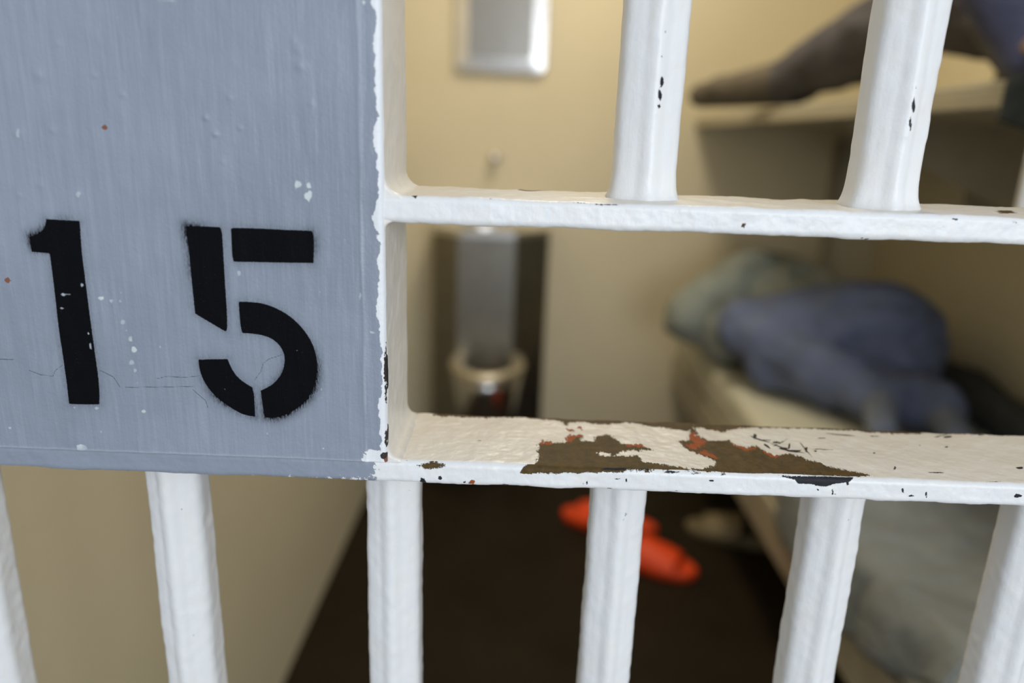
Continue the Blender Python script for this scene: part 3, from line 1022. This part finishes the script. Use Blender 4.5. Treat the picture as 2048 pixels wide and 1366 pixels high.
# ------------------------------------------------------------------ bunks
BX0, BX1 = 0.612, XR - 0.004
BY0, BY1 = 0.50, YB - 0.004
ub = thing('upper_bunk', ((BX0 + BX1) / 2, (BY0 + BY1) / 2, 1.16), 'upper steel bunk shelf fixed along the right wall at eye level', 'bunk bed')
uo = ub.location
box_part('bunk_pan', (BX0, BY0, 1.234), (BX1, BY1, 1.250), M_BUNK, ub, 0.004, uo)
box_part('edge_lip', (BX0 - 0.006, BY0, 1.226), (BX0 + 0.004, BY1, 1.252), M_BUNK, ub, 0.003, uo)
bm = bmesh.new()
pts = [(0.588, 0), (0.60, 0)]
add_prism(bm, [(-0.007, -0.004), (0.05, -0.004), (0.05, 0.004), (-0.007, 0.004)], -0.066, 0.066)
o = link('support_strut', bm_mesh('support_strut', bm), M_BUNKW, ub, False)
o.location = Vector((0.606, 0.585, 1.16)) - uo
for y in (0.75, 1.55):
    bm = bmesh.new()
    a = [bm.verts.new((x, -0.006, z)) for x, z in ((0.30, 0), (-0.22, 0), (-0.22, -0.02), (0.28, -0.24), (0.30, -0.24))]
    b = [bm.verts.new((v.co.x, 0.006, v.co.z)) for v in a]
    bm.faces.new(a)
    bm.faces.new(b[::-1])
    for k in range(5):
        bm.faces.new((a[k], a[(k + 1) % 5], b[(k + 1) % 5], b[k]))
    o = link('wall_bracket', bm_mesh('wall_bracket', bm), M_BUNK, ub, False)
    o.location = Vector((XR - 0.305, y, 1.2338)) - uo
pad = box_part('mattress_pad', (0.616, BY0 + 0.01, 1.2505), (BX1 - 0.004, BY1 - 0.004, 1.263), M_PAD, None, 0.005)
tag(pad, 'thin cream pad lying on the upper bunk', 'mattress')

lb = thing('lower_bunk', ((BX0 + BX1) / 2, (BY0 + BY1) / 2, 0), 'lower steel bunk frame along the right wall near the floor', 'bunk bed')
lo_ = lb.location
box_part('bunk_pan', (BX0 + 0.004, BY0, 0.34), (BX1, BY1, 0.36), M_BUNK, lb, 0.004, lo_)
box_part('side_rail', (BX0 - 0.004, BY0, 0.25), (BX0 + 0.014, BY1, 0.359), M_BUNK, lb, 0.004, lo_)
box_part('end_rail', (BX0 + 0.014, BY0, 0.25), (BX1, BY0 + 0.014, 0.339), M_BUNK, lb, 0.004, lo_)
for x, y in ((BX0 + 0.09, BY0 + 0.05), (BX1 - 0.05, BY0 + 0.05), (BX0 + 0.09, BY1 - 0.06), (BX1 - 0.05, BY1 - 0.06)):
    box_part('leg', (x - 0.02, y - 0.02, 0), (x + 0.02, y + 0.02, 0.34), M_BUNK, lb, 0.003, lo_)


def soft_slab(x0, x1, y0, y1, z0, z1, r, amp, seed, step=0.02):
    bm = bmesh.new()
    add_box(bm, (x0, y0, z0), (x1, y1, z1), r, 4)
    bmesh.ops.subdivide_edges(bm, edges=[e for e in bm.edges if e.calc_length() > step * 3], cuts=14, use_grid_fill=True)
    P = np.array([v.co[:] for v in bm.verts])
    n = vnoise(P, 7, seed) * amp + vnoise(P, 19, seed + 1) * amp * 0.4
    for v, d in zip(bm.verts, n):
        v.co.z += d * (1.0 if v.co.z > (z0 + z1) / 2 else 0.0)
    return bm


bm = soft_slab(BX0 + 0.002, BX1 - 0.008, BY0 + 0.01, BY1 - 0.006, 0.361, 0.49, 0.03, 0.006, 5)
tag(link('mattress', bm_mesh('mattress', bm), M_SHEET), 'mattress in a cream sheet lying on the lower bunk', 'mattress')


def blanket():
    """one cloth laid over the near part of the mattress and hanging down its aisle side, hem rising to the near end"""
    ny, nu = 70, 60
    V = np.zeros((ny, nu, 3))
    for i in range(ny):
        y = 0.512 + (1.19 - 0.512) * i / (ny - 1)
        hem = 0.335 + 0.125 * max(0, 1 - (y - 0.512) / 0.30) ** 1.6
        drop = 0.50 - hem
        for j in range(nu):
            s = (j / (nu - 1)) * (0.66 + drop)
            if s < 0.66:
                x, z = 1.27 - s, 0.506 + 0.012 * sin(y * 9 + s * 7)
            else:
                x, z = 0.603 - 0.004 * sin(y * 30), 0.506 - (s - 0.66)
            V[i, j] = (x, y, z)
    # round the fold over the edge
    for _ in range(6):
        V[:, 1:-1] = (V[:, :-2] + V[:, 1:-1] * 2 + V[:, 2:]) / 4
    fl = V.reshape(-1, 3)
    top = fl[:, 2] > 0.49
    fl[:, 2] += np.where(top, np.abs(0.020 * vnoise(fl, 6, 81)) + np.abs(0.010 * vnoise(fl, 17, 82)) + 0.003, 0)
    fl[:, 0] -= np.where(top, 0, np.abs(0.014 * vnoise(fl * np.array([1, 1, 0.4]), 14, 83)) + 0.002)
    return mesh_np('blanket', fl, grid_faces(ny, nu))


o = link('blanket', blanket(), M_BLANKET)
sm = o.modifiers.new('thickness', 'SOLIDIFY')
sm.thickness = 0.006
sm.offset = 1
tag(o, 'blue-grey blanket hanging over the near edge of the lower bunk', 'blanket')

bm = soft_slab(1.165, 1.305, 1.25, 2.30, 0.495, 0.58, 0.03, 0.02, 15)
tag(link('folded_blanket', bm_mesh('folded_blanket', bm), M_DKBLANKET), 'dark blanket bunched along the wall behind the sleeper on the lower bunk', 'blanket')

# ------------------------------------------------------------------ locker under the upper bunk on the right wall
lk = thing('wall_locker', (XR, 2.02, 1.02), 'small cream wall locker with a dark block painted as the shade of an open shelf below the upper bunk', 'locker')


def lkbox(nm, lo, hi, m):
    return box_part(nm, Vector(lo), Vector(hi), m, lk, 0.002, lk.location)


lkbox('side_panel', (1.20, 1.72, 0.98), (XR - 0.001, 1.80, 1.22), M_BUNK)
lkbox('side_panel', (1.20, 2.34, 0.98), (XR - 0.001, 2.36, 1.22), M_BUNK)
lkbox('shelf_shade_block', (1.225, 1.80, 1.125), (XR - 0.001, 2.34, 1.22), M_SHELF_SHADE)  # solid block, the inner shade of an open shelf painted as dark brown
lkbox('door', (1.20, 1.80, 0.98), (XR - 0.001, 2.34, 1.122), M_BUNK)

# ------------------------------------------------------------------ people
def add_cone(bm, p0, r0, p1, r1):
    t = bmesh.new()
    for p, r in ((p0, r0), (p1, r1)):
        bmesh.ops.create_icosphere(t, subdivisions=2, radius=r, matrix=Matrix.Translation(Vector(p)))
    res = bmesh.ops.convex_hull(t, input=t.verts[:])
    dead = [g for g in res['geom_interior'] if isinstance(g, bmesh.types.BMVert)]
    bmesh.ops.delete(t, geom=dead, context='VERTS')
    loose = [v for v in t.verts if not v.link_faces]
    bmesh.ops.delete(t, geom=loose, context='VERTS')
    me = bpy.data.meshes.new('tmp')
    t.to_mesh(me)
    t.free()
    bm.from_mesh(me)
    bpy.data.meshes.remove(me)


def add_ell(bm, c, rad, M=None):
    m = Matrix.Translation(Vector(c)) @ (M.to_4x4() if M is not None else Matrix()) @ Matrix.Diagonal((*rad, 1))
    bmesh.ops.create_icosphere(bm, subdivisions=3, radius=1, matrix=m)


def fuse(name, bm, voxel, smooth_n, mat, parent, origin, fold=0.0, fscale=18, seed=0):
    me = bpy.data.meshes.new('raw')
    bm.to_mesh(me)
    bm.free()
    o = bpy.data.objects.new('raw', me)
    COL.objects.link(o)
    r = o.modifiers.new('r', 'REMESH')
    r.mode = 'VOXEL'
    r.voxel_size = voxel
    if smooth_n:
        s = o.modifiers.new('s', 'SMOOTH')
        s.iterations = smooth_n
        s.factor = 0.5
    dg = bpy.context.evaluated_depsgraph_get()
    new = bpy.data.meshes.new_from_object(o.evaluated_get(dg))
    bpy.data.objects.remove(o, do_unlink=True)
    bpy.data.meshes.remove(me)
    n = len(new.vertices)
    P = np.zeros(n * 3, np.float32)
    new.vertices.foreach_get('co', P)
    P = P.reshape(-1, 3).astype(float)
    if fold:
        Nn = np.zeros(n * 3, np.float32)
        new.vertices.foreach_get('normal', Nn)
        Nn = Nn.reshape(-1, 3)
        a = vnoise(P * np.array([1, 1.7, 0.8]), fscale, seed)
        d = fold * (1.25 - 1.5 * np.abs(a)) + fold * 0.5 * vnoise(P, fscale * 2.1, seed + 3)
        P = P + Nn * d[:, None]
    P -= np.array(origin)
    new.vertices.foreach_set('co', P.astype(np.float32).ravel())
    new.update()
    new.name = name
    return link(name, new, mat, parent)


def head_parts(bm, c, R):
    """skull, jaw, nose, brow, lips and ears about c; R turns face -Y, up +Z into place"""
    g = lambda x, y, z: Vector(c) + R @ Vector((x, y, z))
    add_ell(bm, g(0, 0.015, 0.03), (0.075, 0.095, 0.088), R)
    add_ell(bm, g(0, -0.02, -0.03), (0.062, 0.072, 0.085), R)
    add_cone(bm, g(0, -0.06, -0.085), 0.026, g(0, -0.05, -0.07), 0.034)
    add_cone(bm, g(0, -0.088, 0.01), 0.009, g(0, -0.108, -0.028), 0.014)
    for s in (-1, 1):
        add_ell(bm, g(s * 0.012, -0.096, -0.032), (0.010, 0.012, 0.009), R)
        add_cone(bm, g(s * 0.012, -0.085, 0.024), 0.009, g(s * 0.045, -0.072, 0.026), 0.009)
        add_ell(bm, g(s * 0.077, 0.01, -0.005), (0.010, 0.020, 0.034), R)
        add_ell(bm, g(s * 0.040, -0.068, -0.022), (0.022, 0.020, 0.020), R)
    add_cone(bm, g(-0.020, -0.086, -0.058), 0.007, g(0.020, -0.086, -0.058), 0.007)
    add_cone(bm, g(-0.017, -0.084, -0.069), 0.008, g(0.017, -0.084, -0.069), 0.008)


def hand_parts(bm, wrist, fwd, normal, side=1, curl=0.5):
    """palm, five unequal bent fingers and a thumb off the side of the palm"""
    f = Vector(fwd).normalized()
    n = Vector(normal)
    n = (n - f * n.dot(f)).normalized()
    s = f.cross(n) * side
    w = Vector(wrist)
    g = lambda a, b, c: w + f * a + s * b + n * c
    for b in (-0.030, -0.010, 0.010, 0.028):
        add_cone(bm, g(0.005, b * 0.6, 0), 0.014, g(0.085, b, 0), 0.0115)
    for b, L in ((-0.032, 0.062), (-0.011, 0.078), (0.011, 0.084), (0.031, 0.074)):
        p = g(0.088, b, 0)
        a = 0.25 * curl
        for k, (frac, r) in enumerate(((0.45, 0.0085), (0.32, 0.0078), (0.23, 0.007))):
            a += 0.45 * curl
            q = p + (f * cos(a) - n * sin(a)) * L * frac
            add_cone(bm, p, r + 0.0006, q, r)
            p = q
    p = g(0.022, 0.030, -0.004)
    for dx, db, dn, r in ((0.028, 0.026, -0.010, 0.0105), (0.026, 0.010, -0.010, 0.0092), (0.020, 0.002, -0.008, 0.0082)):
        q = p + f * dx + s * db + n * dn
        add_cone(bm, p, r + 0.001, q, r)
        p = q


def add_eyes(parent, c, R, origin):
    for s in (-1, 1):
        bm = bmesh.new()
        add_ell(bm, Vector(c) + R @ Vector((s * 0.031, -0.074, 0.006)) - Vector(origin), (0.012, 0.011, 0.011), R)
        link('eye', bm_mesh('eye', bm), M_EYE, parent)


def frame_from(face_dir, up_dir):
    f = Vector(face_dir).normalized()
    u = Vector(up_dir)
    u = (u - f * u.dot(f)).normalized()
    x = u.cross(f)                      # local -Y = face, Z = up, X = right-handed third
    return Matrix((( -x), (-f), (u))).transposed() if False else Matrix((u.cross(f) * -1, -f, u)).transposed()


# ---- sleeper curled up on the lower bunk
S0 = (0.90, 1.75, 0.49)
sl = thing('person', S0, 'person curled up asleep on the lower bunk in grey-green sweatshirt and blue jeans', 'person')
J = dict(pel=(1.00, 1.62, 0.655), bel=(0.95, 1.78, 0.655), che=(0.85, 1.97, 0.665), nec=(0.82, 2.10, 0.66), hed=(0.89, 2.215, 0.685),
         shU=(0.755, 2.04, 0.745), elU=(0.560, 1.96, 0.630), wrU=(0.66, 2.17, 0.575), shD=(0.80, 2.05, 0.605), elD=(0.66, 1.90, 0.590), wrD=(0.66, 2.12, 0.560),
         hiU=(0.98, 1.60, 0.715), knU=(0.665, 1.735, 0.665), anU=(0.900, 1.400, 0.575), toU=(0.84, 1.245, 0.555),
         hiD=(0.98, 1.60, 0.600), knD=(0.725, 1.66, 0.582), anD=(1.03, 1.36, 0.565), toD=(1.00, 1.225, 0.550))
hR = frame_from((-0.9, 0.25, -0.1), (-0.1, 0.9, 0.1))


def body_of(J, hR, ex=0.0, hands=True):
    bm = bmesh.new()
    c = lambda a, ra, b, rb: add_cone(bm, J[a], ra, J[b], rb)
    c('pel', 0.125, 'bel', 0.115)
    c('bel', 0.115, 'che', 0.135)
    c('che', 0.130, 'nec', 0.062)
    c('nec', 0.056, 'hed', 0.056)
    for s in 'UD':
        c('che', 0.10, 'sh' + s, 0.062)
        c('sh' + s, 0.056, 'el' + s, 0.041)
        c('el' + s, 0.042, 'wr' + s, 0.028)
        c('pel', 0.10, 'hi' + s, 0.095)
        c('hi' + s, 0.090, 'kn' + s, 0.058)
        m = Vector(J['kn' + s]).lerp(Vector(J['an' + s]), 0.3)
        add_cone(bm, J['kn' + s], 0.055, m, 0.056)
        add_cone(bm, m, 0.056, J['an' + s], 0.036)
        c('an' + s, 0.038, 'to' + s, 0.026)
    head_parts(bm, J['hed'], hR)
    return bm


bm = body_of(J, hR)
for s, nn in (('U', (0, 0, 1)), ('D', (0, 0, 1))):
    f = (Vector(J['wr' + s]) - Vector(J['el' + s])).normalized()
    hand_parts(bm, J['wr' + s], f, nn, 1 if s == 'U' else -1, 0.6)
fuse('body', bm, 0.006, 3, M_SKIN, sl, S0)
add_eyes(sl, J['hed'], hR, S0)
bm = bmesh.new()
cc = lambda bm, a, ra, b, rb: add_cone(bm, J[a], ra, J[b], rb)
cc(bm, 'bel', 0.118, 'bel', 0.132)
cc(bm, 'bel', 0.138, 'che', 0.152)
cc(bm, 'che', 0.146, 'nec', 0.080)
for s in 'UD':
    cc(bm, 'che', 0.12, 'sh' + s, 0.082)
    cc(bm, 'sh' + s, 0.098, 'el' + s, 0.086)
    cc(bm, 'el' + s, 0.084, 'wr' + s, 0.060)
fuse('sweatshirt', bm, 0.010, 4, M_SWEAT, sl, S0, 0.014, 9, 91)
bm = bmesh.new()
add_ell(bm, Vector(J['hed']) + hR @ Vector((0, 0.022, 0.022)), (0.112, 0.118, 0.122), hR)
add_cone(bm, J['hed'], 0.085, J['nec'], 0.085)
fuse('hood', bm, 0.009, 3, M_SWEAT, sl, S0, 0.006, 14, 95)
bm = bmesh.new()
cc(bm, 'bel', 0.128, 'pel', 0.152)
for s in 'UD':
    cc(bm, 'pel', 0.125, 'hi' + s, 0.112)
    cc(bm, 'hi' + s, 0.112, 'kn' + s, 0.078)
    cc(bm, 'kn' + s, 0.078, 'an' + s, 0.056)
fuse('jeans', bm, 0.010, 4, M_DENIM, sl, S0, 0.014, 9, 97)
for s in 'UD':
    bm = bmesh.new()
    cc(bm, 'an' + s, 0.046, 'to' + s, 0.034)
    add_ell(bm, Vector(J['an' + s]) + Vector((0.03, 0.02, -0.01)), (0.035, 0.035, 0.032))
    fuse('sock', bm, 0.007, 3, M_BLSOCK, sl, S0)

# ---- person sitting on the upper bunk, one leg stretched along it
T0 = (1.08, 0.92, 1.27)
st = thing('person', T0, 'person sitting on the upper bunk in charcoal trousers, leg stretched out, sock over the edge', 'person')
K = dict(pel=(1.10, 0.86, 1.415), bel=(1.12, 0.82, 1.56), che=(1.07, 0.78, 1.73), nec=(1.13, 0.77, 1.92), hed=(1.12, 0.79, 2.03),
         shU=(1.02, 0.94, 1.83), elU=(0.83, 1.02, 1.62), wrU=(0.76, 1.13, 1.56), shD=(0.86, 0.66, 1.74), elD=(0.545, 0.74, 1.49), wrD=(0.668, 0.745, 1.318),
         hiU=(1.04, 0.93, 1.392), knU=(0.80, 1.22, 1.455), anU=(0.640, 1.585, 1.330), toU=(0.476, 1.795, 1.303),
         hiD=(1.02, 0.78, 1.390), knD=(0.74, 0.86, 1.41), anD=(0.96, 1.14, 1.335), toD=(1.02, 1.32, 1.315))
K = {k: (x, y, z - 0.006) for k, (x, y, z) in K.items()}
kR = frame_from((-0.7, 0.7, -0.15), (0, 0, 1))
J_keep = J
bm = body_of(K, kR)
hand_parts(bm, K['wrU'], (Vector(K['wrU']) - Vector(K['elU'])), (0, 0, 1), 1, 0.8)
hand_parts(bm, K['wrD'], (0.40, -0.9, -0.14), (0, 0, 1), -1, 0.3)
fuse('body', bm, 0.006, 3, M_SKIN, st, T0)
add_eyes(st, K['hed'], kR, T0)
kc = lambda bm, a, ra, b, rb: add_cone(bm, K[a], ra, K[b], rb)
bm = bmesh.new()
kc(bm, 'pel', 0.140, 'bel', 0.135)
kc(bm, 'bel', 0.136, 'che', 0.155)
kc(bm, 'che', 0.148, 'nec', 0.076)
for s in 'UD':
    kc(bm, 'che', 0.11, 'sh' + s, 0.080)
    kc(bm, 'sh' + s, 0.070, 'el' + s, 0.048)
    kc(bm, 'el' + s, 0.047, 'wr' + s, 0.037)
fuse('jacket', bm, 0.010, 4, M_NAVY, st, T0, 0.008, 12, 101)
bm = bmesh.new()
kc(bm, 'bel', 0.122, 'pel', 0.138)
for s in 'UD':
    kc(bm, 'pel', 0.12, 'hi' + s, 0.108)
    kc(bm, 'hi' + s, 0.106, 'kn' + s, 0.088)
    m = Vector(K['kn' + s]).lerp(Vector(K['an' + s]), 0.35)
    add_cone(bm, K['kn' + s], 0.088, m, 0.082)
    add_cone(bm, m, 0.082, K['an' + s], 0.056)
fuse('trousers', bm, 0.010, 4, M_TROUSER, st, T0, 0.006, 12, 103)
for s in 'UD':
    bm = bmesh.new()
    kc(bm, 'an' + s, 0.058, 'to' + s, 0.034)
    a, t = Vector(K['an' + s]), Vector(K['to' + s])
    add_ell(bm, a + (a - t).normalized() * 0.02 + Vector((0, 0, -0.016)), (0.048, 0.048, 0.044))
    add_ell(bm, a.lerp(t, 0.72) + Vector((0, 0, 0.006)), (0.048, 0.048, 0.038))
    fuse('sock', bm, 0.007, 3, M_SOCK, st, T0)
bm = bmesh.new()
add_ell(bm, Vector(K['hed']) + kR @ Vector((0, 0.028, 0.045)) - Vector(T0), (0.082, 0.094, 0.088), kR)
link('hair', bm_mesh('hair', bm), M_HAIR, st)


def drape():
    V = np.zeros((24, 30, 3))
    for i in range(24):
        y = 0.525 + 0.125 * i / 23
        L = 0.165 + 0.035 * (1 - abs(i / 23 - 0.4))
        for j in range(30):
            s = j / 29 * L
            if s < 0.12:
                p = (0.72 - s, y, 1.269)
            else:
                p = (0.600 - 0.006 * sin(y * 60), y + 0.02 * (s - 0.12), 1.269 - (s - 0.12))
            V[i, j] = p
    for _ in range(3):
        V[:, 1:-1] = (V[:, :-2] + 2 * V[:, 1:-1] + V[:, 2:]) / 4
    return mesh_np('hanging_cloth', V.reshape(-1, 3), grid_faces(24, 30))


o = link('hanging_cloth', drape(), M_TEAL)
sm = o.modifiers.new('thickness', 'SOLIDIFY')
sm.thickness = 0.004
sm.offset = 1
tag(o, 'dark teal cloth hanging over the edge of the upper bunk', 'cloth')

# ------------------------------------------------------------------ slippers on the floor
def foot_outline(L, W, n=40):
    pts = []
    for k in range(n):
        a = 2 * pi * k / n
        x = cos(a)
        w = W / 2 * (0.86 + 0.18 * x) * (1 - 0.12 * math.exp(-((x + 0.1) / 0.35) ** 2))
        pts.append((L / 2 * x, w * sin(a)))
    return pts


def slipper(name, loc, rz, mat, label, group, L=0.305, W=0.124):
    root = thing(name, (loc[0], loc[1], 0), label, 'slipper', group)
    root.rotation_euler = (0, 0, rz)
    bm = bmesh.new()
    out = foot_outline(L, W)
    n = len(out)
    vr = []
    for f, z in ((0.95, 0.0), (1.0, 0.006), (1.0, 0.024), (0.96, 0.030), (0.85, 0.026)):
        vr.append([bm.verts.new((x * f, y * f, z + (0.006 if x < 0 else 0) * (z > 0.02))) for x, y in out])
    for a, b in zip(vr[:-1], vr[1:]):
        for k in range(n):
            bm.faces.new((a[k], a[(k + 1) % n], b[(k + 1) % n], b[k]))
    bm.faces.new(vr[0])
    bm.faces.new(vr[-1])
    link('sole', bm_mesh('sole', bm), mat, root)
    # broad strap arching over the forefoot
    nu, nv = 14, 20
    P = np.zeros((nu, nv, 3))
    for i in range(nu):
        t = i / (nu - 1)
        x = -0.015 + t * 0.115
        w = W / 2 * (1.02 - 0.25 * max(0, t - 0.6))
        h = 0.072 - 0.030 * t
        for j in range(nv):
            a = pi * j / (nv - 1)
            P[i, j] = (x, w * cos(a), 0.016 + h * sin(a) ** 0.8)
    s = link('strap', mesh_np('strap', P.reshape(-1, 3), grid_faces(nu, nv)), mat, root)
    md = s.modifiers.new('thickness', 'SOLIDIFY')
    md.thickness = 0.006
    return root


slipper('slipper', (0.305, 1.735), radians(160), M_ORANGE, 'orange slipper lying farther from the gate, pointing left on the dark floor', 'orange slippers')
slipper('slipper', (0.385, 1.530), radians(-26), M_ORANGE, 'orange slipper lying nearer to the gate on the dark floor', 'orange slippers')
slipper('slipper', (0.690, 1.685), radians(160), M_TAN, 'dull tan slipper half under the lower bunk', None)
slipper('slipper', (0.86, 1.47), radians(100), M_BROWNO, 'rust-orange slipper tucked in the shade under the lower bunk', None)
